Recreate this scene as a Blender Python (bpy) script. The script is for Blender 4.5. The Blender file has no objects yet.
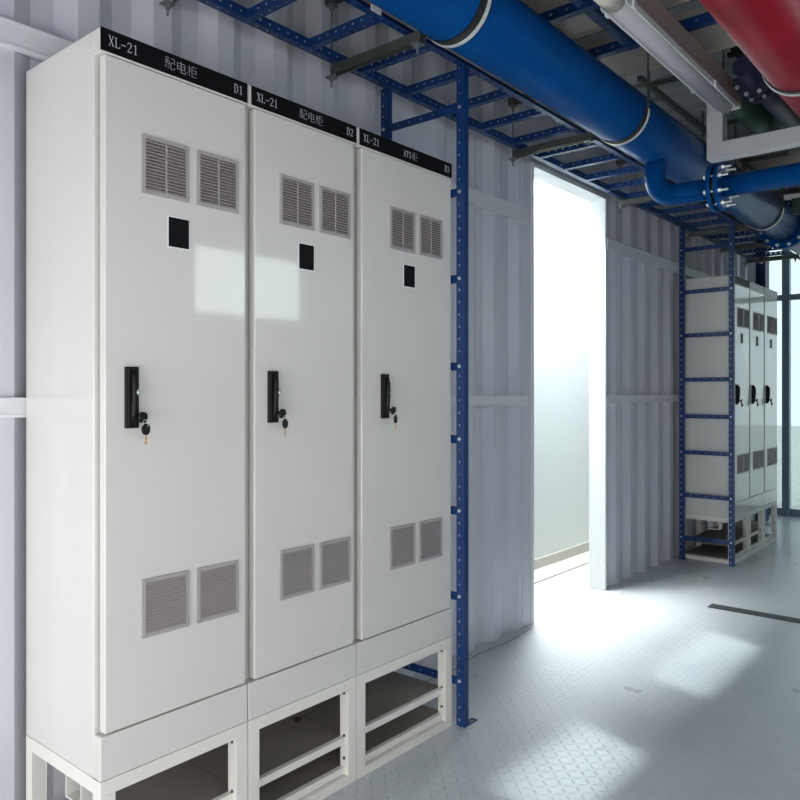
import bpy, bmesh, math, random
from mathutils import Vector, Matrix
random.seed(7)
C = bpy.context.scene.collection
R = math.radians
EYE = 1.56

# ------------------------------------------------------------------ materials
def mat(name, col, rough=0.5, metal=0.0, bump=0.0, bscale=200, var=0.0, vscale=3.0, coat=0.0, spec=0.5, streak=None):
    m = bpy.data.materials.new(name); m.use_nodes = True
    nt = m.node_tree; b = nt.nodes['Principled BSDF']
    b.inputs['Base Color'].default_value = (*col, 1)
    b.inputs['Roughness'].default_value = rough
    b.inputs['Metallic'].default_value = metal
    b.inputs['Specular IOR Level'].default_value = spec
    if coat:
        b.inputs['Coat Weight'].default_value = coat
        b.inputs['Coat Roughness'].default_value = 0.055
    tc = nt.nodes.new('ShaderNodeTexCoord')
    if var:
        n = nt.nodes.new('ShaderNodeTexNoise'); n.inputs['Scale'].default_value = vscale
        n.inputs['Detail'].default_value = 6
        mp = nt.nodes.new('ShaderNodeMapping')
        if streak: mp.inputs['Scale'].default_value = streak
        nt.links.new(tc.outputs['Object'], mp.inputs['Vector'])
        nt.links.new(mp.outputs['Vector'], n.inputs['Vector'])
        r = nt.nodes.new('ShaderNodeValToRGB')
        r.color_ramp.elements[0].position = 0.3; r.color_ramp.elements[1].position = 0.7
        r.color_ramp.elements[0].color = (*[c*(1-var) for c in col], 1)
        r.color_ramp.elements[1].color = (*[min(1, c*(1+var*0.6)) for c in col], 1)
        nt.links.new(n.outputs['Fac'], r.inputs['Fac'])
        nt.links.new(r.outputs['Color'], b.inputs['Base Color'])
    if bump:
        n2 = nt.nodes.new('ShaderNodeTexNoise'); n2.inputs['Scale'].default_value = bscale
        nt.links.new(tc.outputs['Object'], n2.inputs['Vector'])
        bp = nt.nodes.new('ShaderNodeBump'); bp.inputs['Strength'].default_value = bump
        bp.inputs['Distance'].default_value = 0.002
        nt.links.new(n2.outputs['Fac'], bp.inputs['Height'])
        nt.links.new(bp.outputs['Normal'], b.inputs['Normal'])
    return m

def emis(name, col, s):
    m = bpy.data.materials.new(name); m.use_nodes = True
    b = m.node_tree.nodes['Principled BSDF']
    b.inputs['Base Color'].default_value = (.8, .8, .8, 1)
    b.inputs['Emission Color'].default_value = (*col, 1)
    b.inputs['Emission Strength'].default_value = s
    return m

def glass(name, tint=(.93, .98, .97)):
    m = bpy.data.materials.new(name); m.use_nodes = True
    nt = m.node_tree; nt.nodes.clear()
    o = nt.nodes.new('ShaderNodeOutputMaterial'); mx = nt.nodes.new('ShaderNodeMixShader')
    t = nt.nodes.new('ShaderNodeBsdfTransparent'); t.inputs['Color'].default_value = (*tint, 1)
    g = nt.nodes.new('ShaderNodeBsdfGlossy'); g.inputs['Roughness'].default_value = 0.02
    mx.inputs['Fac'].default_value = 0.06
    nt.links.new(t.outputs[0], mx.inputs[1]); nt.links.new(g.outputs[0], mx.inputs[2])
    nt.links.new(mx.outputs[0], o.inputs['Surface'])
    return m

def floor_mat():
    m = bpy.data.materials.new('tread_plate_floor'); m.use_nodes = True
    nt = m.node_tree; b = nt.nodes['Principled BSDF']
    L = nt.links
    def N(t): return nt.nodes.new(t)
    def M(op, a, b_=None, clamp=False):
        n = N('ShaderNodeMath'); n.operation = op; n.use_clamp = clamp
        for i, v in enumerate((a, b_)):
            if v is None: continue
            if isinstance(v, (int, float)): n.inputs[i].default_value = v
            else: L.new(v, n.inputs[i])
        return n.outputs[0]
    tc = N('ShaderNodeTexCoord'); sp = N('ShaderNodeSeparateXYZ')
    L.new(tc.outputs['Object'], sp.inputs[0])
    p = 0.041
    xs = M('DIVIDE', sp.outputs['X'], p); ys = M('DIVIDE', sp.outputs['Y'], p)
    fx = M('FLOOR', xs); fy = M('FLOOR', ys)
    lx = M('SUBTRACT', M('SUBTRACT', xs, fx), 0.5); ly = M('SUBTRACT', M('SUBTRACT', ys, fy), 0.5)
    par = M('FLOORED_MODULO', M('ADD', fx, fy), 2.0)
    sgn = M('SUBTRACT', M('MULTIPLY', par, 2.0), 1.0)
    u = M('ADD', lx, M('MULTIPLY', ly, sgn))
    v = M('SUBTRACT', lx, M('MULTIPLY', ly, sgn))
    e = M('ADD', M('MULTIPLY', M('MULTIPLY', u, u), 2.3), M('MULTIPLY', M('MULTIPLY', v, v), 32.0))
    h = M('SUBTRACT', 1.0, e, True)
    h = M('POWER', h, 0.6)
    bp = N('ShaderNodeBump'); bp.inputs['Strength'].default_value = 1.0; bp.inputs['Distance'].default_value = 0.0040
    L.new(h, bp.inputs['Height'])
    nb = N('ShaderNodeTexNoise'); nb.inputs['Scale'].default_value = 1.1; nb.inputs['Detail'].default_value = 5
    L.new(tc.outputs['Object'], nb.inputs['Vector'])
    bp2 = N('ShaderNodeBump'); bp2.inputs['Strength'].default_value = 0.12; bp2.inputs['Distance'].default_value = 0.02
    n3 = N('ShaderNodeTexNoise'); n3.inputs['Scale'].default_value = 4.0
    L.new(tc.outputs['Object'], n3.inputs['Vector'])
    L.new(n3.outputs['Fac'], bp2.inputs['Height']); L.new(bp.outputs['Normal'], bp2.inputs['Normal'])
    L.new(bp2.outputs['Normal'], b.inputs['Normal'])
    cr = N('ShaderNodeValToRGB')
    cr.color_ramp.elements[0].position = 0.3; cr.color_ramp.elements[1].position = 0.7
    cr.color_ramp.elements[0].color = (.49, .53, .555, 1); cr.color_ramp.elements[1].color = (.58, .62, .635, 1)
    L.new(nb.outputs['Fac'], cr.inputs['Fac'])
    L.new(cr.outputs['Color'], b.inputs['Base Color'])
    rr = N('ShaderNodeMapRange'); rr.inputs['To Min'].default_value = 0.24; rr.inputs['To Max'].default_value = 0.36
    L.new(n3.outputs['Fac'], rr.inputs['Value']); L.new(rr.outputs['Result'], b.inputs['Roughness'])
    return m

WHITE = mat('cabinet_powder_coat', (.645, .63, .60), .35, bump=.03, bscale=900, var=.02, coat=1.0)
SIDEW = WHITE
CREAM = mat('cream_frame_paint', (.72, .70, .65), .4, var=.03)
WALL = mat('wall_white_paint', (.57, .58, .635), .38, var=.06, vscale=2.5, bump=.08, bscale=60, streak=(1, 1, .25))
RAILM = mat('rail_white_paint', (.66, .68, .70), .4, var=.04)
FRAMEW = mat('door_frame_paint', (.78, .80, .82), .4)
BLUE = mat('navy_blue_steel', (.001, .030, .135), .40, var=.15, vscale=8)
PIPEB = mat('blue_pipe_paint', (.002, .055, .215), .32, var=.12, vscale=5, bump=.12, bscale=500, spec=.14)
PIPEB.node_tree.nodes['Principled BSDF'].inputs['Specular Tint'].default_value = (.15, .45, 1, 1)
REDM = mat('red_pipe_paint', (.20, .004, .015), .38, var=.25, vscale=5, bump=.15, bscale=400, spec=.25)
GREENP = mat('dark_green_pipe_paint', (.012, .040, .025), .45, var=.1)
ROD = mat('dull_rod_steel', (.20, .23, .24), .45, .6)
ZINC = mat('zinc_steel', (.62, .66, .66), .35, .8, var=.1, vscale=20)
STRUT = mat('dull_galvanised_strut', (.10, .11, .10), .45, .5, var=.2, vscale=10)
STRAP = mat('pale_steel_band', (.70, .73, .74), .35, .3)
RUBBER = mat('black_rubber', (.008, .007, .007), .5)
BLACK = mat('black_gloss_plate', (.003, .003, .004), .5, spec=.12)
BLKPL = mat('black_plastic', (.004, .004, .005), .5, spec=.25)
LETTER = mat('white_lettering', (.62, .64, .70), .5)
VENT = mat('grey_vent_plastic', (.36, .33, .335), .45)
VENTB = mat('vent_dark_backing', (.13, .105, .10), .8)
BOARD = mat('brown_grey_board', (.20, .175, .15), .6, var=.08)
BRASS = mat('brass_key', (.65, .48, .30), .35, .7)
LEAF = mat('dry_brown_leaf', (.10, .035, .015), .7, var=.4, vscale=60)
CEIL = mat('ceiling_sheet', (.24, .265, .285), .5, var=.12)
BEAM = mat('ceiling_beam_paint', (.33, .30, .265), .5, var=.05)
CHAN = mat('lamp_channel_warm_shade', (.36, .27, .25), .5)  # channel is white; its warm shade is put into this brown
DIFF = mat('lamp_diffuser', (.50, .50, .54), .55)
CAPM = mat('lamp_end_cap', (.75, .70, .60), .45)
GLAZF = mat('grey_blue_aluminium', (.22, .30, .37), .4, .2)
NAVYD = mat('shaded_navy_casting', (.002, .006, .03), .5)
DARKG = mat('trench_grate', (.035, .04, .04), .55, .2)
PASSF = mat('cream_passage_floor', (.36, .35, .315), .5)
PASSW = mat('passage_wall', (.52, .56, .535), .45)
PLATEW = mat('plain_grey_header', (.52, .53, .53), .4)
GROUND = mat('outside_ground', (.50, .52, .50), .8)
FLOOR = floor_mat()
GLASS = glass('window_glass')
LIGHTP = emis('added_light_panel', (.95, .98, 1), 60)
LIGHTP2 = emis('added_bright_panel', (.95, .98, 1), 400)
MILKY = glass('milky_glass', (.40, .435, .43))
MILKW = glass('frosted_glass', (.41, .41, .405))

# ------------------------------------------------------------------ mesh helpers
class MB:
    def __init__(s): s.bm = bmesh.new()
    def quad(s, pts):
        s.bm.faces.new([s.bm.verts.new(p) for p in pts])
    def box(s, x0, x1, y0, y1, z0, z1):
        v = [s.bm.verts.new(p) for p in ((x0,y0,z0),(x1,y0,z0),(x1,y1,z0),(x0,y1,z0),(x0,y0,z1),(x1,y0,z1),(x1,y1,z1),(x0,y1,z1))]
        for f in ((3,2,1,0),(4,5,6,7),(0,1,5,4),(1,2,6,5),(2,3,7,6),(3,0,4,7)):
            s.bm.faces.new([v[i] for i in f])
        return s
    def obox(s, c, ax, hx, hy, hz):
        """box with centre c, axes matrix columns ax (3 Vectors) and half sizes"""
        c = Vector(c); a, b, d = ax
        v = [s.bm.verts.new(c + a*i*hx + b*j*hy + d*k*hz) for i,j,k in ((-1,-1,-1),(1,-1,-1),(1,1,-1),(-1,1,-1),(-1,-1,1),(1,-1,1),(1,1,1),(-1,1,1))]
        for f in ((3,2,1,0),(4,5,6,7),(0,1,5,4),(1,2,6,5),(2,3,7,6),(3,0,4,7)):
            s.bm.faces.new([v[i] for i in f])
        return s
    def cyl(s, p0, p1, r, n=16, r1=None, caps=True):
        p0 = Vector(p0); p1 = Vector(p1); d = (p1-p0).normalized()
        a = d.orthogonal().normalized(); b = d.cross(a); r1 = r if r1 is None else r1
        A = [s.bm.verts.new(p0 + (a*math.cos(2*math.pi*i/n) + b*math.sin(2*math.pi*i/n))*r) for i in range(n)]
        B = [s.bm.verts.new(p1 + (a*math.cos(2*math.pi*i/n) + b*math.sin(2*math.pi*i/n))*r1) for i in range(n)]
        for i in range(n):
            f = s.bm.faces.new((A[i], A[(i+1)%n], B[(i+1)%n], B[i])); f.smooth = n > 8
        if caps: s.bm.faces.new(A[::-1]); s.bm.faces.new(B)
        return s
    def tube(s, pts, r, n=20, caps=True):
        pts = [Vector(p) for p in pts]; rings = []
        up = None
        for i, p in enumerate(pts):
            d = (pts[min(i+1, len(pts)-1)] - pts[max(i-1, 0)]).normalized()
            if up is None: up = d.orthogonal().normalized()
            up = (up - d*up.dot(d)).normalized(); b = d.cross(up)
            rings.append([s.bm.verts.new(p + (up*math.cos(2*math.pi*k/n) + b*math.sin(2*math.pi*k/n))*r) for k in range(n)])
        for A, B in zip(rings, rings[1:]):
            for k in range(n):
                f = s.bm.faces.new((A[k], A[(k+1)%n], B[(k+1)%n], B[k])); f.smooth = True
        if caps: s.bm.faces.new(rings[0][::-1]); s.bm.faces.new(rings[-1])
        return s
    def perf(s, o, dl, dw, L, W, th=.0025, pitch=.0575, hl=.014, hw=.011, holes=True, row=None):
        """perforated flat strip: origin corner o, length dir dl, width dir dw; rectangular holes really cut through"""
        o = Vector(o); dl = Vector(dl).normalized(); dw = Vector(dw).normalized(); nn = dl.cross(dw)*th
        n = max(1, int(round(L/pitch))); pt = L/n
        c = W/2 if row is None else row
        wa, wb = c-hw/2, c+hw/2
        if not holes:
            ctr = o + dl*L/2 + dw*W/2 + nn/2
            return s.obox(ctr, (dl, dw, nn.normalized()), L/2, W/2, th/2)
        def P(a, b, k): return o + dl*a + dw*b + nn*k
        def q(p): s.quad(p)
        for i in range(n):
            a0, a3 = i*pt, (i+1)*pt; m_ = (a0+a3)/2; a1, a2 = m_-hl/2, m_+hl/2
            for k in (0, 1):
                for (x0, x1, y0, y1) in ((a0,a1,0,W),(a2,a3,0,W),(a1,a2,0,wa),(a1,a2,wb,W)):
                    f = [P(x0,y0,k),P(x1,y0,k),P(x1,y1,k),P(x0,y1,k)]
                    q(f if k else f[::-1])
            ring = [(a1,wa),(a2,wa),(a2,wb),(a1,wb)]
            for j in range(4):
                p, r = ring[j], ring[(j+1)%4]
                q([P(*p,1),P(*r,1),P(*r,0),P(*p,0)])
        for (p, r) in (((0,0),(L,0)),((L,0),(L,W)),((L,W),(0,W)),((0,W),(0,0))):
            q([P(*p,0),P(*r,0),P(*r,1),P(*p,1)])
        return s
    def build(s, name, m, parent=None, bevel=0, smooth=False):
        bmesh.ops.remove_doubles(s.bm, verts=s.bm.verts, dist=1e-6)
        bmesh.ops.recalc_face_normals(s.bm, faces=s.bm.faces)
        me = bpy.data.meshes.new(name); 
        if parent is not None:
            s.bm.transform(Matrix.Translation(-Vector(wloc(parent))))
        s.bm.to_mesh(me); s.bm.free()
        o = bpy.data.objects.new(name, me); C.objects.link(o); me.materials.append(m)
        if parent is not None: o.parent = parent
        if bevel:
            b = o.modifiers.new('bevel', 'BEVEL'); b.width = bevel; b.segments = 2; b.limit_method = 'ANGLE'
            b.harden_normals = False
        return o

def wloc(o):
    v = Vector(o.location)
    while o.parent: o = o.parent; v += Vector(o.location)
    return v

def thing(name, label, cat, loc=(0,0,0), group=None):
    o = bpy.data.objects.new(name, None); C.objects.link(o); o.location = loc
    o.empty_display_size = .1
    o['label'] = label; o['category'] = cat
    if group: o['group'] = group
    return o
def tag(o, label, cat, group=None):
    o['label'] = label; o['category'] = cat
    if group: o['group'] = group
    return o
def struct(o): o['kind'] = 'structure'; return o

GLY = {  # thin serif strokes on a 5 x 10 grid: (x0, y0, x1, y1, width)
 'X': [(.6,9.6,4.4,.4,.75),(4.4,9.6,.6,.4,.4),(0,9.7,1.6,9.7,.35),(3.4,9.7,5,9.7,.35),(0,.3,1.6,.3,.35),(3.4,.3,5,.3,.35)],
 'L': [(1.1,.4,1.1,9.6,.75),(.2,9.7,2.2,9.7,.35),(.2,.3,4.6,.3,.4),(4.6,.3,4.8,2.2,.4)],
 '-': [(.4,4.9,4.6,4.9,.7)],
 '2': [(.6,7.4,.9,8.9,.55),(.9,8.9,2.4,9.7,.55),(2.4,9.7,3.9,9,.6),(3.9,9,4.3,7.4,.75),(4.3,7.4,3.6,5.4,.7),(3.6,5.4,.6,.6,.5),(.5,.5,4.4,.5,.7),(4.4,.5,4.7,2,.4)],
 '1': [(1,8.3,2.6,9.6,.4),(2.6,9.7,2.6,.4,.75),(1.1,.3,4.1,.3,.35)],
 '3': [(.6,8,1.4,9.4,.5),(1.4,9.4,3.2,9.5,.5),(3.2,9.5,4,7.8,.7),(4,7.8,3.2,5.8,.6),(3.2,5.8,2,5.4,.45),(2.6,5.4,4.2,4,.6),(4.2,4,4.2,2,.75),(4.2,2,3,.5,.6),(3,.5,1.2,.5,.5),(1.2,.5,.5,2,.5)],
 'D': [(1,.3,1,9.7,.7),(.2,9.7,2.8,9.7,.4),(.2,.3,2.8,.3,.4),(2.8,9.7,4.3,7.8,.6),(4.3,7.8,4.5,2.5,.75),(4.5,2.5,2.8,.3,.6)],
 'A': [(.6,.4,2.5,9.7,.45),(2.5,9.7,4.4,.4,.75),(1.3,3.6,3.7,3.6,.35),(0,.3,1.4,.3,.35),(3.5,.3,5,.3,.35)],
 'T': [(2.5,.3,2.5,9.7,.75),(.3,9.7,4.7,9.7,.45),(.3,9.7,.2,7.6,.35),(4.7,9.7,4.8,7.6,.35),(1.4,.3,3.6,.3,.35)],
 'S': [(4.2,7.4,3.8,9,.45),(3.8,9,2.2,9.7,.5),(2.2,9.7,.8,8.6,.55),(.8,8.6,.8,6.8,.6),(.8,6.8,4.1,3.6,.75),(4.1,3.6,4.2,1.6,.6),(4.2,1.6,2.6,.3,.5),(2.6,.3,1,.9,.5),(1,.9,.6,2.8,.45)],
}
def strokes(txt, x, z, y, w, h, parent):
    mb = MB(); n = len(txt); adv = w/n; sx = adv/6.0; sz = h/10
    for i, ch in enumerate(txt):
        for (a, b_, c_, d_, wd_) in GLY[ch]:
            p = Vector((x+i*adv+a*sx, 0, z+b_*sz)); q = Vector((x+i*adv+c_*sx, 0, z+d_*sz))
            dd = (q-p).normalized(); nn = Vector((-dd.z, 0, dd.x)); hw = wd_*h/10*.42
            mb.obox(Vector(((p.x+q.x)/2, y, (p.z+q.z)/2)), (dd, nn, dd.cross(nn)), (q-p).length/2+hw*.3, hw, .0004)
    return mb.build('lettering', LETTER, parent)
def text_part(txt, x, z, y, size, parent, right=False, width=None, h=None):
    cu = bpy.data.curves.new('t', 'FONT'); cu.body = txt; cu.size = size; cu.extrude = .0004; cu.offset = -.0013
    if right: cu.align_x = 'RIGHT'
    to = bpy.data.objects.new('t', cu); C.objects.link(to)
    dg = bpy.context.evaluated_depsgraph_get()
    me = bpy.data.meshes.new_from_object(to.evaluated_get(dg))
    bpy.data.objects.remove(to)
    if len(me.vertices):
        xs = [v.co.x for v in me.vertices]; ys = [v.co.y for v in me.vertices]
        x0, x1, y0, y1 = min(xs), max(xs), min(ys), max(ys)
        sx = width/(x1-x0) if width else 1; sy = h/(y1-y0) if h else sx
        for v in me.vertices:
            v.co.x = (v.co.x-x0)*sx; v.co.y = (v.co.y-y0)*sy
        if right:
            for v in me.vertices: v.co.x -= width
    me.transform(Matrix.Rotation(R(90), 4, 'X'))
    me.transform(Matrix.Translation(Vector((x, y, z)) - wloc(parent)))
    o = bpy.data.objects.new('lettering', me); C.objects.link(o); o.parent = parent
    me.materials.clear(); me.materials.append(LETTER)
    return o

# ------------------------------------------------------------------ room shell
WY = 2.60          # wall front plane (container ridges)
OY = -0.50         # opposite wall
XA, XB = -2.0, 10.5
CZ = 3.60
DX0, DX1, DZ = 4.495, 5.605, 3.09

fm = MB()
fm.box(XA, XB, OY, WY+.05, -.06, 0)
fl = struct(fm.build('floor', FLOOR))

def corr(x0, x1, z0, z1, y, phase=1.10, per=.30, depth=.04):
    pts = []
    k = math.floor((x0-phase)/per)-1
    while True:
        b = phase + k*per
        for dx, dy in ((0,0),(.07,depth),(.15,depth),(.22,0)):
            pts.append((b+dx, y+dy))
        k += 1
        if b > x1+per: break
    out = []
    def at(x):
        for (a, ya), (b, yb) in zip(pts, pts[1:]):
            if a <= x <= b: return ya+(yb-ya)*(x-a)/(b-a)
        return y
    xs = [x0]+[p[0] for p in pts if x0 < p[0] < x1]+[x1]
    return [(x, at(x)) for x in xs]

def corr_mesh(mb, x0, x1, z0, z1, y):
    P = corr(x0, x1, z0, z1, y)
    for (a, ya), (b, yb) in zip(P, P[1:]):
        f = [Vector((a,ya,z0)), Vector((b,yb,z0)), Vector((b,yb,z1)), Vector((a,ya,z1))]
        mb.quad(f)
    mb.box(x0, x1, y+.06, y+.08, z0, z1)

w = MB(); corr_mesh(w, XA, DX0-.03, 0, CZ, WY)
corr_mesh(w, DX1+.03, 9.85, 0, CZ, WY)
w.box(DX0-.03, DX1+.03, WY-.002, WY+.08, DZ+.03, CZ)
struct(w.build('wall_left', WALL))
# door opening frame (full wall thickness)
d = MB()
d.box(DX0-.03, DX0, WY-.012, 2.725, 0, DZ+.03)
d.box(DX1, DX1+.03, WY-.012, 2.725, 0, DZ+.03)
d.box(DX0, DX1, WY-.012, 2.725, DZ, DZ+.03)
struct(d.build('door_1', FRAMEW))
d = MB().box(DX0-.03, DX0-.14, WY-.004, WY+.02, 0, DZ); 
struct(d.build('trim_1', WALL))
# horizontal rails welded on the corrugated wall
for i, (a, b) in enumerate(((XA, 4.40), (DX1+.03, 9.85))):
    for j, (z0, z1) in enumerate(((2.70, 2.79), (1.478, 1.545))):
        m_ = MB().box(a, b, WY-.018, WY+.004, z0, z1)
        m_.box(a, b, WY-.0215, WY-.018, z0, z0+.012).box(a, b, WY-.0215, WY-.018, z1-.012, z1)
        struct(m_.build('trim_%d' % (2+i*2+j), RAILM, bevel=.002))

# opposite wall with two clerestory windows
WIN = [(1.70, 2.525), (3.245, 4.34)]; WZ0, WZ1 = 2.14, 2.67
o = MB(); xs = 1.66
o.box(XA, -1.40, OY-.08, OY, 0, CZ).box(-1.40, 1.66, OY-.08, OY, 2.5, CZ)
for (a, b) in WIN:
    o.box(xs, a, OY-.08, OY, 0, CZ); o.box(a, b, OY-.08, OY, 0, WZ0); o.box(a, b, OY-.08, OY, WZ1, CZ); xs = b
o.box(xs, XB, OY-.08, OY, 0, CZ)
struct(o.build('wall_right', WALL))
for i, (a, b) in enumerate(WIN):
    f = MB()
    f.box(a, a+.02, OY-.06, OY-.02, WZ0, WZ1).box(b-.02, b, OY-.06, OY-.02, WZ0, WZ1)
    f.box(a+.02, b-.02, OY-.06, OY-.02, WZ0, WZ0+.02).box(a+.02, b-.02, OY-.06, OY-.02, WZ1-.02, WZ1)
    fo = struct(f.build('window_%d' % (i+1), GLAZF))
    MB().box(a+.02, b-.02, OY-.044, OY-.038, WZ0+.02, WZ1-.02).build('pane', GLASS, fo)

f = MB()  # made-up milky opening behind the camera, added for front fill
for a in (-1.40, .12, 1.61): f.box(a, a+.05, OY-.06, OY-.02, 0, 2.5)
f.box(-1.35, .12, OY-.06, OY-.02, 2.45, 2.5).box(.17, 1.61, OY-.06, OY-.02, 2.45, 2.5)
fo = struct(f.build('window_5', GLAZF))
MB().box(-1.38, 1.64, OY-.044, OY-.038, 0, 2.47).build('pane', MILKW, fo)

# ceiling: corrugated sheet
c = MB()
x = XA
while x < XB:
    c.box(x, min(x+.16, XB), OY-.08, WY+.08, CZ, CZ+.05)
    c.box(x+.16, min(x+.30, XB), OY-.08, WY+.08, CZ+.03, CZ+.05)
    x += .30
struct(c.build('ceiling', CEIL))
for i, X in enumerate((1.45, 2.10, 2.75, 3.42, 4.08, 7.0, 8.4)):
    b = MB().box(X, X+.33, OY, WY-.0, 3.50, CZ)
    b.box(X+.33, X+.345, OY, WY, 3.49, CZ)
    struct(b.build('trim_%d' % (10+i), BEAM))

# far glazed end wall
g = MB()
g.box(XB, XB+.06, OY, 2.62, 0, .09).box(XB, XB+.06, OY, 2.62, 2.74, 2.81).box(XB, XB+.06, OY, 2.62, 3.5, CZ)
for y in (2.365, 1.70, 1.02, .34, -.34):
    g.box(XB-.03, XB+.06, y, y+.085, 0, CZ)
    g.box(XB-.035, XB-.03, y+.01, y+.02, 0, CZ)
wf = struct(g.build('window_3', GLAZF))
MB().box(XB+.02, XB+.028, OY, 2.62, .09, 3.5).build('pane', MILKY, wf)
struct(MB().box(9.85, XB+.06, WY+.02, WY+.10, 0, CZ).build('wall_back', WALL))
# blue steel column in the far corner (I section)
b = MB().box(9.86, 10.02, 2.49, 2.502, 0, CZ).box(9.86, 10.02, 2.586, 2.60, 0, CZ).box(9.932, 9.948, 2.502, 2.586, 0, CZ)
tag(b.build('steel_column', BLUE), 'dark navy steel column in the far corner behind the distant cabinets', 'column')

# passage seen through the doorway
PX0, PX1, PY = 3.0, 8.2, 3.35
struct(MB().box(PX0, PX1, WY+.05, PY+.1, -.06, -.001).build('floor', PASSF))
struct(MB().box(PX0, PX1, PY, PY+.08, 0, 4.4).build('wall_passage', PASSW))
struct(MB().box(PX0, PX1, 3.12, PY, 0, .012).box(PX0, PX1, PY-.012, PY, .012, .10).build('baseboard_passage', PASSF))
struct(MB().box(PX0-.08, PX0, WY+.08, PY+.08, 0, 4.4).box(PX1, PX1+.08, WY+.08, PY+.08, 0, 4.4).box(PX0, PX1, WY+.055, WY+.079, CZ+.05, 4.4).build('wall_passage_end', PASSW))
struct(MB().box(PX0-.08, PX1+.08, WY+.05, PY+.08, 4.4, 4.45).build('ceiling_passage', PASSW))
for i, X in enumerate((4.0, 5.35, 6.7)):  # unseen panels, added to brighten the passage and the floor at the doorway
    t = thing('added_light_panel', 'unseen lit panel added to brighten the passage beyond the doorway', 'added light', (X, 3.12, 4.35), 'unseen added panels in the passage ceiling')
    MB().box(X-.54, X+.54, 2.97, 3.33, 4.335, 4.40).build('housing', FRAMEW, t)
    MB().box(X-.52, X+.52, 2.99, 3.31, 4.328, 4.335).build('diffuser', LIGHTP2 if i == 1 else LIGHTP, t)

# outside ground
struct(MB().box(XB+.06, 40, -20, 20, -.1, -.02).build('ground', GROUND))
struct(MB().box(-20, XA, -20, 20, -.1, -.02).build('ground', GROUND))
# end wall behind the camera with a milky glazed opening
e = MB().box(XA-.08, XA, OY, WY+.06, 2.6, CZ).box(XA-.08, XA, OY-.08, OY+.15, 0, 2.6).box(XA-.08, XA, WY-.1, WY+.06, 0, 2.6)
struct(e.build('wall_front', WALL))
wf = MB().box(XA-.06, XA-.02, OY+.15, OY+.20, 0, 2.6).box(XA-.06, XA-.02, WY-.15, WY-.1, 0, 2.6).box(XA-.06, XA-.02, OY+.2, WY-.15, 2.55, 2.6)
wf = struct(wf.build('window_4', GLAZF))
MB().box(XA-.044, XA-.038, OY+.2, WY-.15, 0, 2.55).build('pane', MILKW, wf)

# floor trench strip
t = MB().box(5.65, 5.76, -.1, 1.82, .0, .004)
tag(t.build('floor_trench_cover', DARKG), 'narrow dark trench cover strip let into the tread plate floor', 'trench cover')
# thin loose wire along the wall foot
tag(MB().tube([(3.2,2.52,.002),(3.45,2.50,.002),(3.75,2.54,.002),(4.05,2.52,.002),(4.38,2.55,.002)], .0016, 6).build('loose_wire', STRUT),
    'thin dark wire lying on the floor at the foot of the corrugated wall', 'wire')

# ------------------------------------------------------------------ cabinets
FY = 2.09; BY = 2.577
CB, CT = .42, 2.633
def vent(x0, z0, door, rib=True):
    w_, h_ = .168, .18
    y = FY
    f = MB()
    f.box(x0, x0+w_, y-.006, y+.001, z0, z0+.012).box(x0, x0+w_, y-.006, y+.001, z0+h_-.012, z0+h_)
    f.box(x0, x0+.012, y-.006, y+.001, z0+.012, z0+h_-.012).box(x0+w_-.012, x0+w_, y-.006, y+.001, z0+.012, z0+h_-.012)
    n = 15; zz0, zz1 = z0+.012, z0+h_-.012
    for i in range(n):
        z = zz0+(zz1-zz0)*(i+.5)/n
        a = Vector((1,0,0)); s_ = Vector((0, math.cos(R(40)), math.sin(R(40)))); 
        f.obox((x0+w_/2, y-.004, z), (a, s_, a.cross(s_)), w_/2-.012, .0050, .0010)
    if z0 > 1: f.box(x0+w_/2-.0025, x0+w_/2+.0025, y-.0075, y-.004, zz0, zz1)
    for sx in (.008, w_-.008):
        for sz in (.008, h_-.008):
            f.cyl((x0+sx, y-.009, z0+sz), (x0+sx, y-.006, z0+sz), .004, 8)
    v = f.build('vent_grille', VENT, door)
    MB().box(x0+.011, x0+w_-.011, y-.0012, y+.0005, z0+.011, z0+h_-.011).build('vent_backing', VENTB, door)
    return v

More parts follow.
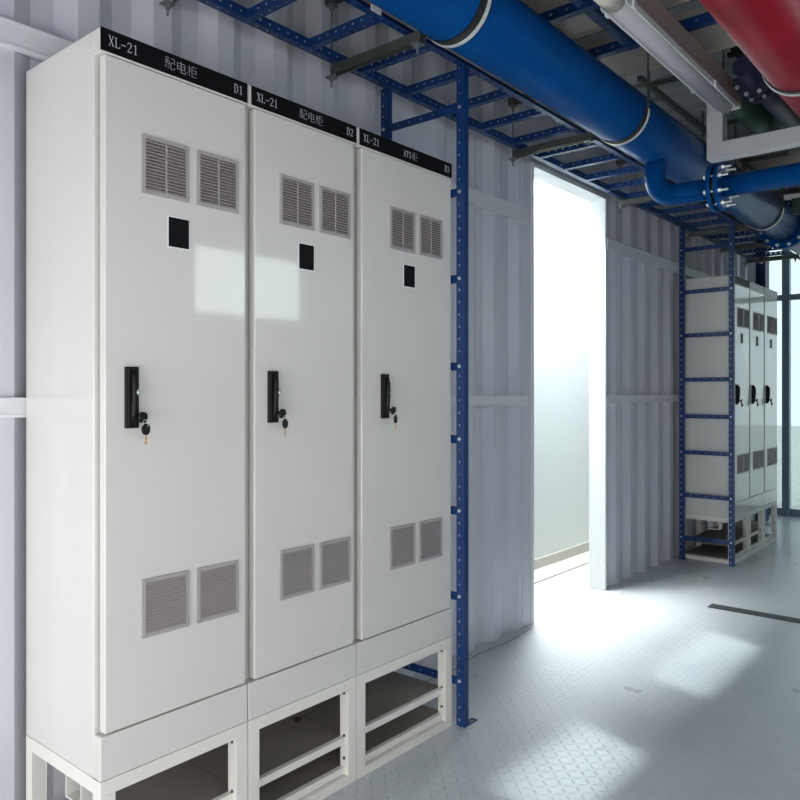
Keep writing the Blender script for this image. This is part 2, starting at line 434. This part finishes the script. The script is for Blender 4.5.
def cabinet(x0, x1, dl, dr, vx, title, code, label, group, zlab=True, header=BLACK, key=True, first=False, sx=None):
    t = thing('electrical_cabinet', label, 'electrical cabinet', ((x0+x1)/2, (FY+BY)/2, 0), group)
    g_ = .0015; x0 += g_; x1 -= g_
    # carcass: recessed behind the door, full depth above and below it
    b = MB()
    b.box(x0, x1, FY+.040, BY, CB, CT)
    b.box(x0, x1, FY, FY+.0405, 2.560, CT)
    b.box(x0, x1, FY, FY+.0405, CB, .550)
    b.build('body', WHITE, t, bevel=.003)
    # header plate
    hx0 = x0 if first else x0+.011
    h = MB().box(hx0, x1-.004, FY-.003, FY+.001, 2.5655, CT-.001).build('header_panel', header, t)
    if title:
        left, mid = title
        strokes(left, x0+(.024 if first else .034), 2.585, FY-.0035, .098, .030, h)
        mx = x0+mw_off(x0, mid, first)
        if mid.startswith('ATS'):
            strokes('ATS', mx, 2.585, FY-.0035, .054, .028, h); mx += .056; mid = mid[3:]
        text_part(mid, mx, 2.582, FY-.0035, .045, h, width=.118 if len(mid) == 3 else .037, h=.036)
        strokes(code, x1-.060, 2.585, FY-.0035, .040, .030, h)
    # door
    z0, z1 = .556, 2.557
    dr_ = MB().box(dl, dr, FY-.001, FY+.032, z0, z1).build('door', WHITE, t, bevel=.003)
    MB().box(dl+.01, dr+.010, FY+.032, FY+.040, z0+.01, z1-.01).build('door_seal_gap_shade', RUBBER, dr_)  # black seal runs past the right door edge as painted gap shade
    for zz in (2.173, .809):
        for k in (0, 1): 
            if vx+.198*k+.168 <= dr+.001: vent(vx+.198*k, zz, dr_)
    # small black label
    if zlab:
        lp = MB().box(vx+.090, vx+.172, FY-.0022, FY, 2.019, 2.120).build('label_border', FRAMEW, dr_)
        MB().box(vx+.094, vx+.168, FY-.0034, FY-.0022, 2.023, 2.116).build('black_label', BLACK, dr_)
    # handle
    hx = vx-.057
    hb = MB().box(hx, hx+.042, FY-.014, FY, 1.454, 1.639)
    hb.box(hx+.004, hx+.031, FY-.018, FY-.014, 1.458, 1.635)
    hb.build('handle', BLKPL, dr_, bevel=.003)
    lv = MB()
    pts = [(1.47, .018, .030), (1.52, .026, .022), (1.58, .036, .016), (1.61, .030, .020)]
    lv.tube([(hx+.020, FY-.016, 1.468), (hx+.020, FY-.022, 1.50), (hx+.020, FY-.026, 1.55), (hx+.020, FY-.026, 1.60), (hx+.020, FY-.018, 1.625)], .009, 12)
    lv.build('handle_lever', BLKPL, dr_)
    lk = MB().cyl((hx+.031, FY-.014, 1.562), (hx+.031, FY-.036, 1.562), .0095, 14)
    lk.cyl((hx+.031, FY-.036, 1.562), (hx+.031, FY-.040, 1.562), .006, 10)
    lk.build('lock', ZINC, dr_)
    if key:
        k = MB().cyl((hx+.034, FY-.018, 1.490), (hx+.034, FY-.034, 1.490), .006, 10)
        k.cyl((hx+.036, FY-.034, 1.487), (hx+.040, FY-.044, 1.485), .017, 16)
        k.build('key', BLKPL, dr_)
        k2 = MB().cyl((hx+.044, FY-.040, 1.451), (hx+.048, FY-.048, 1.451), .017, 16)
        k2.build('hanging_key_head', BLKPL, dr_)
        rp = [(hx+.047+.0, FY-.046+.0*math.cos(a), 1.468+.012*math.sin(a)) for a in (0,)]
        ring = [(hx+.043+.009*math.cos(a), FY-.047, 1.468+.012*math.sin(a)) for a in [i*2*math.pi/14 for i in range(15)]]
        MB().tube(ring, .0012, 6, caps=False).build('key_ring', ZINC, dr_)
        MB().box(hx+.0425, hx+.0495, FY-.045, FY-.0435, 1.405, 1.436).build('key_blade', BRASS, dr_)
    # base frame
    bf = MB(); s = .048
    for (px) in ((x0, x0+s), (x1-s, x1)):
        for (py) in ((FY, FY+.045), (BY-.045, BY)):
            bf.box(px[0], px[1], py[0], py[1], .035, CB-.045)
    for py in ((FY, FY+.045), (BY-.045, BY)):
        bf.box(x0, x1, py[0], py[1], 0, .035); bf.box(x0, x1, py[0], py[1], CB-.045, CB-.0015)
    for px in ((x0, x0+s), (x1-s, x1)):
        bf.box(px[0], px[1], FY+.045, BY-.045, 0, .035); bf.box(px[0], px[1], FY+.045, BY-.045, CB-.045, CB-.0015)
    bf.build('base_frame', CREAM, t, bevel=.0015)
    # two shelf rails with boards
    for (za, zb, yy) in ((.156, .184, FY+.02), (.038, .066, FY+.02)):
        MB().box(x0+s, x1-s, yy, yy+.022, za, zb).build('shelf_rail', CREAM, t, bevel=.001)
        MB().box(x0+.001, x1-.001, FY+.047, BY-.047, zb-.024, zb-.014).build('shelf_board', BOARD, t)
    # bolt heads on the right inner posts
    for z in (.10, .19, .36):
        MB().cyl((x1-s, FY+.022, z), (x1-s-.004, FY+.022, z), .006, 8).build('screw', STRUT, t)
    # cable bracket under the body, open square tube
    if not first: return t
    bx = x0+.006; yy = 2.215
    br = MB()
    br.box(bx, bx+.10, yy, yy+.006, .30, CB-.046).box(bx, bx+.10, yy+.094, yy+.10, .30, CB-.046).box(bx, bx+.10, yy+.006, yy+.094, .30, .306)
    br.build('cable_bracket', WHITE, t)
    return t
def mw_off(x0, mid, first): return .212 if len(mid) == 3 and first else (.235 if len(mid) == 3 else .289)

G1 = 'near row of distribution cabinets'
cabinet(1.1266, 1.669, 1.142, 1.658, 1.260, ('XL-21', '配电柜'), 'D1',
        'tall white cabinet with header D1, nearest the camera, its full side showing', G1, first=True)
cabinet(1.671, 2.220, 1.698, 2.199, 1.812, ('XL-21', '配电柜'), 'D2',
        'tall white cabinet with header D2, middle of the near row of three', G1)
cabinet(2.222, 2.870, 2.249, 2.861, 2.421, ('XL-21', 'ATS柜'), 'D3',
        'tall wide white cabinet of the near row beside the blue perforated post, header ATS', G1)
G2 = 'far row of distribution cabinets'
fx = 7.20
farl = ['distant white cabinet directly behind the blue ladder, black header on top',
        'distant white cabinet in the middle of the far row of three',
        'distant white cabinet at the window end of the far row']
for i in range(3):
    a = fx+i*.512
    cabinet(a, a+.510, a+.025, a+.500, a+.125, None, None, farl[i], G2, header=BLACK if i == 0 else PLATEW, first=(i == 0))
# dead leaf on the shelf board under the second cabinet
lm = MB()
cx, cy, cz = 2.17, 2.39, .170
P = [(-.030,0),(-.018,.014),(-.004,.020),(.010,.015),(.026,.003),(.040,0),(.026,-.004),(.010,-.016),(-.004,-.021),(-.018,-.014)]
ctr = lm.bm.verts.new((cx, cy, cz+.004))
vs = [lm.bm.verts.new((cx+a*math.cos(.9)-b*math.sin(.9), cy+a*math.sin(.9)+b*math.cos(.9), cz+.012*abs(b)/.02+.004)) for a, b in P]
for i in range(len(vs)): lm.bm.faces.new((ctr, vs[i], vs[(i+1)%len(vs)]))
lf = lm.build('dead_leaf', LEAF); lf.modifiers.new('s', 'SOLIDIFY').thickness = .001
tag(lf, 'dry brown leaf lying on the board under the middle near cabinet', 'leaf')

# ------------------------------------------------------------------ vertical cable ladders
RZ = [.215, .610, 1.010, 1.345, 1.685, 2.095, 2.50, 2.895]
def ladder(X, label, FL=.085, yf=2.056):
    t = thing('cable_ladder', label, 'cable ladder', (X, 2.29, 0), 'upright blue perforated cable ladders')
    yb = 2.50
    top = 3.10
    for (y0, sgn) in ((yf, 1), (yb, 1)):
        p = MB()
        p.perf((X, y0, .004), (0,0,1), (0,1,0), top, .044, hl=.011, hw=.008, row=.028)
        p.perf((X+.0, y0, .004), (0,0,1), (1,0,0), top, .034, hl=.007, hw=.004, row=.022)
        po = p.build('post', BLUE, t)
        ft = MB()
        ft.perf((X+.002, y0, .0005), (1,0,0), (0,1,0), FL, .035, th=.0035, pitch=FL/2, hl=.028, hw=.010)
        ft.build('foot_plate', BLUE, po)
    for z in RZ:
        r = MB()
        r.perf((X-.004, yf+.004, z-.018), (0,1,0), (0,0,1), yb-yf+.034, .036, pitch=.07, hl=.008, hw=.006)
        r.perf((X-.004, yf+.004, z-.018), (0,1,0), (1,0,0), yb-yf+.034, .004, holes=False)
        ro = r.build('rung', BLUE, t)
        for y in (yf+.024, yb+.024):
            MB().cyl((X-.010, y, z), (X+.006, y, z), .0085, 8).build('bolt', ZINC, ro)
    return t
ladder(2.883, 'tall blue perforated cable ladder bolted upright beside the nearest cabinet row', .11, 2.028)
ladder(7.105, 'tall blue perforated cable ladder seen open in front of the distant cabinets')

# ------------------------------------------------------------------ horizontal ladder tray
t = thing('cable_tray', 'blue perforated steel cable tray running overhead along the wall', 'cable tray', (5, 2.27, 3.08))
X0, X1 = .4, 9.6
for (y, sgn) in ((2.055, 1), (2.455, 1)):
    p = MB()
    p.perf((X0, y, 3.085), (1,0,0), (0,0,1), X1-X0, .042, pitch=.05, hl=.012, hw=.009)
    p.perf((X0, y if y > 2.2 else y-.036, 3.085), (1,0,0), (0,1,0), X1-X0, .036, pitch=.05, hl=.012, hw=.009)
    p.build('side_rail', BLUE, t)
MB().box(2.225, 2.285, 2.0155, 2.0185, 3.083, 3.108).build('white_sticker', FRAMEW, t)
x = .60
while x < 9.5:
    p = MB()
    p.perf((x, 2.058, 3.087), (0,1,0), (1,0,0), .40, .036, pitch=.05, hl=.012, hw=.009)
    p.perf((x, 2.058, 3.087), (0,1,0), (0,0,1), .40, .036, pitch=.05, hl=.012, hw=.009)
    p.build('rung', BLUE, t)
    x += .3385
# second tray near the ceiling
t = thing('cable_tray', 'second blue perforated tray just under the ceiling behind the lamp', 'cable tray', (4, 1.5, 3.44))
for y in (1.95, 1.66, 1.0):
    MB().perf((2.4, y, 3.445), (1,0,0), (0,1,0), 1.6, .05, pitch=.06, hl=.012, hw=.01).perf((2.4, y, 3.445), (1,0,0), (0,0,1), 1.6, .045, pitch=.06, hl=.012, hw=.01).build('side_rail', BLUE, t)
for X in (2.9, 3.40, 3.93):
    MB().perf((X, 1.0, 3.44), (0,1,0), (1,0,0), 1.0, .045, pitch=.09, hl=.016, hw=.012).perf((X, 1.0, 3.44), (0,1,0), (0,0,1), 1.0, .05, pitch=.09, hl=.016, hw=.012).build('rung', BLUE, t)

# ------------------------------------------------------------------ strut hangers and pipe clamps
def channel(mb, x, y0, y1, z0, w_=.041, h_=.041, th=.003, lip=.009):
    mb.box(x-w_/2, x+w_/2, y0, y1, z0+h_-th, z0+h_)
    mb.box(x-w_/2, x-w_/2+th, y0, y1, z0, z0+h_-th); mb.box(x+w_/2-th, x+w_/2, y0, y1, z0, z0+h_-th)
    mb.box(x-w_/2+th, x-w_/2+lip, y0, y1, z0, z0+th); mb.box(x+w_/2-lip, x+w_/2-th, y0, y1, z0, z0+th)
    return mb
PYC, PZC, PR = 1.80, 3.14, .155
HX = [1.62, 2.49, 4.09, 5.69, 7.23, 8.2, 9.1]
hl_lab = ['steel strut hanger at the upper left above the first cabinet',
          'long grey strut hanger with threaded rod above the second cabinet',
          'grey strut hanger just left of the doorway top',
          'grey strut hanger over the right edge of the doorway',
          'distant strut hanger above the upright far ladder',
          'distant strut hanger above the first far cabinet',
          'furthest strut hanger near the blue corner column']
for i, X in enumerate(HX):
    t = thing('strut_hanger', hl_lab[i], 'pipe hanger', (X, 2.3, 3.04), 'strut hangers along the wall')
    channel(MB(), X, 1.962, 2.495, 3.036).build('lower_channel', STRUT, t)
    channel(MB(), X, 2.12, 2.53, 3.372).build('upper_channel', STRUT, t)
    r = MB(); z = 2.99
    r.cyl((X, 2.455+.0, 2.985), (X, 2.455, CZ), .005, 8) if False else r.cyl((X+.0, 2.505-.0, 2.985), (X, 2.505, 3.50), .005, 8)
    r.build('threaded_rod', ROD, t)
    MB().box(X-.022, X+.022, 2.483, 2.527, 3.026, 3.032).cyl((X, 2.505, 3.010), (X, 2.505, 3.026), .011, 6).build('nut', ROD, t)
    n = MB()
    n.box(X-.022, X+.022, 2.483, 2.527, 3.360, 3.366).cyl((X, 2.505, 3.344), (X, 2.505, 3.360), .011, 6)
    n.build('nut', ROD, t)
    pl = MB().box(X-.024, X+.024, 1.972, 2.016, 3.028, 3.034).cyl((X, 1.994, 3.014), (X, 1.994, 3.028), .011, 6).cyl((X, 1.994, 2.99), (X, 1.994, 3.014), .005, 8)
    pl.build('clamp_bolt', ROD, t)

def clamp(X, yc, zc, r, label, group, a0=-35, a1=-180, wm=.018, wr=.066):
    t = thing('pipe_clamp', label, 'pipe clamp', (X, yc, zc-r), group)
    def band(rr, th, w_, name, m, aa0, aa1, X=X):
        b = MB(); n = 40; prev = None
        for k in range(n+1):
            a = R(aa0+(aa1-aa0)*k/n); q = []
            for (dx, dr) in ((-w_/2, 0), (w_/2, 0), (w_/2, th), (-w_/2, th)):
                q.append(b.bm.verts.new((X+dx, yc+(rr+dr)*math.cos(a), zc+(rr+dr)*math.sin(a))))
            if prev:
                for j in range(4): b.bm.faces.new((prev[j], prev[(j+1)%4], q[(j+1)%4], q[j])).smooth = False
            else: b.bm.faces.new(q)
            prev = q
        b.bm.faces.new(prev[::-1])
        return b.build(name, m, t)
    band(r+.001, .005, wr, 'rubber_liner', RUBBER, a0, a1)
    band(r+.0065, .004, wm, 'steel_band', STRAP, a0, a1, X+wr*.22)
    rod = MB().cyl((X, yc-r-.008, zc), (X, yc-r-.008, 3.5), .006, 8)
    rod.build('threaded_rod', STRUT, t)
    return t
cl_lab = {1.62: 'pipe clamp on the blue main above the first cabinet', 2.49: 'pale banded clamp around the blue main at the top centre',
          4.09: 'pale banded clamp around the blue main left of the lamp', 5.69: 'clamp around the blue main behind the branch flange',
          7.04: 'distant clamp around the blue main just before its bolted flange'}
for X, lb in cl_lab.items():
    clamp(X, PYC, PZC, PR, lb, 'clamps on the blue main')
RYC, RZC, RR = .735, 2.96, .15
clamp(3.47, RYC, RZC, RR, 'pale banded clamp under the red pipe at the upper right', 'clamps on the red pipe', a0=0, wm=.016, wr=.05)

# ------------------------------------------------------------------ main blue pipe with branch
t = thing('water_pipe', 'large glossy blue pipe running overhead with a bolted side branch', 'pipe', (5, PYC, PZC))
def long_cyl(x0, x1, yc, zc, r, n=64):
    return MB().cyl((x0, yc, zc), (x1, yc, zc), r, n)
long_cyl(-.6, 10.3, PYC, PZC, PR).build('pipe_barrel', PIPEB, t)
FXL = 7.74
fo = MB().cyl((FXL, PYC, PZC), (FXL+.03, PYC, PZC), .222, 48).cyl((FXL+.036, PYC, PZC), (FXL+.066, PYC, PZC), .222, 48).build('flange', PIPEB, t)
MB().cyl((FXL+.03, PYC, PZC), (FXL+.036, PYC, PZC), .20, 48).build('gasket', RUBBER, fo)
for k in range(12):
    a = 2*math.pi*(k+.5)/12; y, z = PYC+.194*math.cos(a), PZC+.194*math.sin(a)
    b = MB().cyl((FXL-.016, y, z), (FXL, y, z), .017, 6).cyl((FXL-.024, y, z), (FXL+.082, y, z), .009, 8).cyl((FXL+.066, y, z), (FXL+.082, y, z), .017, 6)
    b.build('bolt', ZINC, fo)
BX, BZ, BR = 4.61, 2.77, .064
er = .125
pts = [(BX, PYC-.0, PZC-.10), (BX, PYC, BZ+er)]
for k in range(1, 13):
    a = R(90*k/12)
    pts.append((BX, PYC-er*(1-math.cos(a)), BZ+er*(1-math.sin(a))))
pts.append((BX, 1.42, BZ))
MB().tube(pts, BR, 32).build('branch_elbow', PIPEB, t)
MB().tube([(BX, 1.42, BZ), (BX, .86, BZ), (BX, .80, BZ-.04), (BX, .74, BZ-.062), (BX, .68, BZ-.068), (BX, OY+.02, BZ-.068)], BR*.97, 32).build('branch_pipe', PIPEB, t)
# weld beads
MB().tube([(BX+BR*math.cos(a)*1.01, PYC+BR*1.01*math.sin(a), BZ+er+.005) for a in [i*2*math.pi/32 for i in range(33)]], .0035, 6, caps=False).build('weld_bead', PIPEB, t)
for (ya, yb) in ((1.43, 1.455), (1.385, 1.41)):
    pass
fb = MB().cyl((BX, 1.455, BZ), (BX, 1.432, BZ), .138, 40).cyl((BX, 1.412, BZ), (BX, 1.389, BZ), .138, 40).build('branch_flange', PIPEB, t)
MB().cyl((BX, 1.432, BZ), (BX, 1.412, BZ), .118, 40).build('gasket', RUBBER, fb)
for k in range(8):
    a = 2*math.pi*(k+.5)/8; x_, z_ = BX+.112*math.cos(a), BZ+.112*math.sin(a)
    b = MB().cyl((x_, 1.455, z_), (x_, 1.470, z_), .0155, 6).cyl((x_, 1.389, z_), (x_, 1.373, z_), .0155, 6).cyl((x_, 1.474, z_), (x_, 1.335, z_), .008, 8)
    b.build('bolt', ZINC, fb)

# red pipe
t = thing('fire_pipe', 'large glossy red pipe crossing the upper right corner', 'pipe', (3, RYC, RZC))
long_cyl(-.5, 9.5, RYC, RZC, RR).build('pipe_barrel', REDM, t)

# dark blue flanged valve pipe and green pipe beyond the lamp
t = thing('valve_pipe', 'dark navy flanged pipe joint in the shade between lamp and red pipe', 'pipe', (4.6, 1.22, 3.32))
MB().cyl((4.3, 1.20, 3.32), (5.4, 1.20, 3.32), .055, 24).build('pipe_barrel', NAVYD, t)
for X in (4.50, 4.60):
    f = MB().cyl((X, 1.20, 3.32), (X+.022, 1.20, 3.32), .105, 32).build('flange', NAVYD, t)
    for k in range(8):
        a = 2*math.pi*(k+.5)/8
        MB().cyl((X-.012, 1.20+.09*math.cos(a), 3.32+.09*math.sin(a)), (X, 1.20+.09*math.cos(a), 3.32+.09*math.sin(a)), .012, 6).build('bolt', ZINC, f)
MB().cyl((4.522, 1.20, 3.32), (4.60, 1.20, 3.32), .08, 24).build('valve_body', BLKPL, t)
t = thing('drain_pipe', 'dark green pipe with an elbow end behind the white hanging frame', 'pipe', (5.2, 1.38, 3.38))
pp = [(4.86, 1.42, 3.40), (5.42, 1.42, 3.40)]
for k in range(1, 9):
    a = R(90*k/8); pp.append((5.42+.14*math.sin(a), 1.42-.14*(1-math.cos(a)), 3.40))
pp.append((5.56, .95, 3.40))
MB().tube(pp, .085, 28).build('pipe_barrel', GREENP, t)

t = thing('ceiling_dark_box', 'added black box darkening the ceiling above the green pipe', 'dark filler', (5.6, 1.0, 3.5))
MB().box(4.50, 6.9, .55, 1.32, 3.50, 3.59).build('dark_box_body', BLKPL, t, bevel=.004)  # added black box, there only to darken the view behind the pipes
for X in (4.50, 5.3, 6.1, 6.86): MB().box(X, X+.03, .53, 1.34, 3.48, 3.50).build('dark_box_rim', BLKPL, t)
t = thing('ceiling_strut', 'thin grey strut rail along the ceiling between blue pipe and lamp', 'strut rail', (5.5, 1.84, 3.47))
MB().box(4.45, 7.0, 1.82, 1.85, 3.46, 3.49).build('rail', STRUT, t)
for X in (4.6, 5.6, 6.6):
    MB().cyl((X, 1.835, 3.40), (X, 1.835, 3.60), .006, 8).build('threaded_rod', STRUT, t)
    MB().box(X-.015, X+.015, 1.50, 1.82, 3.462, 3.488).build('cross_strut', STRUT, t)

# ------------------------------------------------------------------ white hanging frame
t = thing('pipe_gantry', 'white square tube gantry hanging from the ceiling beside the blue pipe', 'support frame', (5.2, 1.0, 3.08))
MB().box(5.06, 5.16, 1.535, 1.635, 3.08, 3.50).build('post', RAILM, t, bevel=.002)
MB().box(5.06, 5.16, 1.00, 1.535, 3.08, 3.18).build('cross_bar', RAILM, t, bevel=.002)
MB().box(5.06, 5.16, .92, 1.00, 3.08, 3.50).build('post', RAILM, t, bevel=.002)

t = thing('hanging_sign', 'small dark green sign with white characters hanging beyond the branch pipe', 'sign', (7.0, 1.42, 3.2))
MB().box(7.0, 7.012, 1.22, 1.56, 3.06, 3.20).build('sign_board', GREENP, t)
MB().box(6.99, 7.03, 1.20, 1.62, 3.20, 3.235).build('sign_rail', RAILM, t)
for y in (1.26, 1.60): MB().cyl((7.01, y, 3.235), (7.01, y, CZ), .005, 8).build('hanging_rod', STRUT, t)
sg = MB()
for k, y in enumerate((1.47, 1.41, 1.35, 1.29)):
    for (a, b_, c_, d_) in ((-.02,.02,.024,.028),(-.018,.018,.010,.014),(-.02,.02,-.004,0),(-.002,.002,-.010,.03),(-.02,-.016,-.008,.012) if k % 2 else (.016,.02,-.008,.012)):
        sg.box(6.998, 7.0, y+a, y+b_, 3.145+c_, 3.145+d_)
sg.build('lettering', LETTER, t)

# ------------------------------------------------------------------ linear lamp
t = thing('linear_lamp', 'unlit white linear lamp with grey diffuser hanging below the ceiling', 'lamp', (3.8, 1.39, 3.2))
LY = 1.395
l0, l1 = 3.10, 4.66
MB().box(l0-.9, l1+.11, LY-.058, LY+.052, 3.275, 3.385).build('mounting_channel', CHAN, t, bevel=.002)
MB().box(l0, l1+.10, LY-.056, LY+.056, 3.257, 3.275).box(l0, l1+.02, LY-.060, LY-.052, 3.238, 3.258).box(l0, l1+.02, LY+.052, LY+.060, 3.238, 3.258).build('housing', FRAMEW, t, bevel=.001)
d_ = MB(); n = 14
A = []; 
for k in range(n+1):
    a = math.pi*k/n; A.append((LY-.042*math.cos(a), 3.256-.040*math.sin(a)))
va = [d_.bm.verts.new((l0+.01, y, z)) for y, z in A]; vb = [d_.bm.verts.new((l1, y, z)) for y, z in A]
for k in range(n): d_.bm.faces.new((va[k], va[k+1], vb[k+1], vb[k])).smooth = True
d_.bm.faces.new(va); d_.bm.faces.new(vb[::-1]); d_.bm.faces.new((va[0], vb[0], vb[n], va[n]))
d_.build('diffuser', DIFF, t)
e = MB(); va = [e.bm.verts.new((l0-.16, LY+(y-LY)*1.15, 3.256+(z-3.256)*1.12)) for y, z in A]; vb = [e.bm.verts.new((l0+.012, LY+(y-LY)*1.15, 3.256+(z-3.256)*1.12)) for y, z in A]
for k in range(n): e.bm.faces.new((va[k], va[k+1], vb[k+1], vb[k])).smooth = True
e.bm.faces.new(va); e.bm.faces.new(vb[::-1]); e.bm.faces.new((va[0], vb[0], vb[n], va[n]))
e.build('end_cap', CAPM, t)
for X in (l0+.06, l1-.4):
    MB().box(X, X+.03, LY-.068, LY-.058, 3.236, 3.268).box(X, X+.03, LY+.058, LY+.068, 3.236, 3.268).build('clip', FRAMEW, t)
for X in (3.2, 4.55):
    MB().cyl((X, LY-.02, 3.385), (X, LY-.02, 3.6), .006, 8).build('suspension_rod', STRUT, t)

# ------------------------------------------------------------------ light
wd = bpy.data.worlds.new('World'); bpy.context.scene.world = wd; wd.use_nodes = True
bg = wd.node_tree.nodes['Background']; bg.inputs['Color'].default_value = (.90, .96, 1.0, 1); bg.inputs['Strength'].default_value = 6.0

def area(name, loc, target, sx, sy, power, col=(1,1,1)):
    l = bpy.data.lights.new(name, 'AREA'); l.shape = 'RECTANGLE'; l.size = sx; l.size_y = sy; l.energy = power; l.color = col
    o = bpy.data.objects.new(name, l); C.objects.link(o); o.location = loc
    o.rotation_euler = (Vector(target)-Vector(loc)).to_track_quat('-Z', 'Y').to_euler()
    return o
area('daylight_open_end', (XA+.05, 1.05, .95), (3, 1.05, .6), 2.6, 1.6, 85, (1, .98, .96))
area('fill_side_opening', (.15, OY+.03, .95), (.6, 3, .7), 3.0, 1.6, 30, (1, .98, .955))  # added fill lamp for the cabinet fronts, at the made-up side opening
s = bpy.data.lights.new('sun', 'SUN'); s.energy = 3.4; s.angle = R(2.2); s.color = (.97, .98, 1)
so = bpy.data.objects.new('sun', s); C.objects.link(so)
so.rotation_euler = Vector((.37, 1.0, -1.2)).to_track_quat('-Z', 'Y').to_euler()

# ------------------------------------------------------------------ camera
cam = bpy.data.cameras.new('camera'); co = bpy.data.objects.new('camera', cam); C.objects.link(co)
co.location = (0, 0, EYE); co.rotation_euler = (R(90), 0, R(-50))
cam.sensor_width = 36; cam.lens = 36*755/800; cam.shift_y = -7/800
cam.clip_start = .05
sc = bpy.context.scene; sc.camera = co
sc.view_settings.view_transform = 'Standard'; sc.view_settings.look = 'None'
sc.view_settings.exposure = 0.10; sc.view_settings.gamma = 1.0
sc.view_settings.use_curve_mapping = False
sc.cycles.max_bounces = 10; sc.cycles.diffuse_bounces = 6
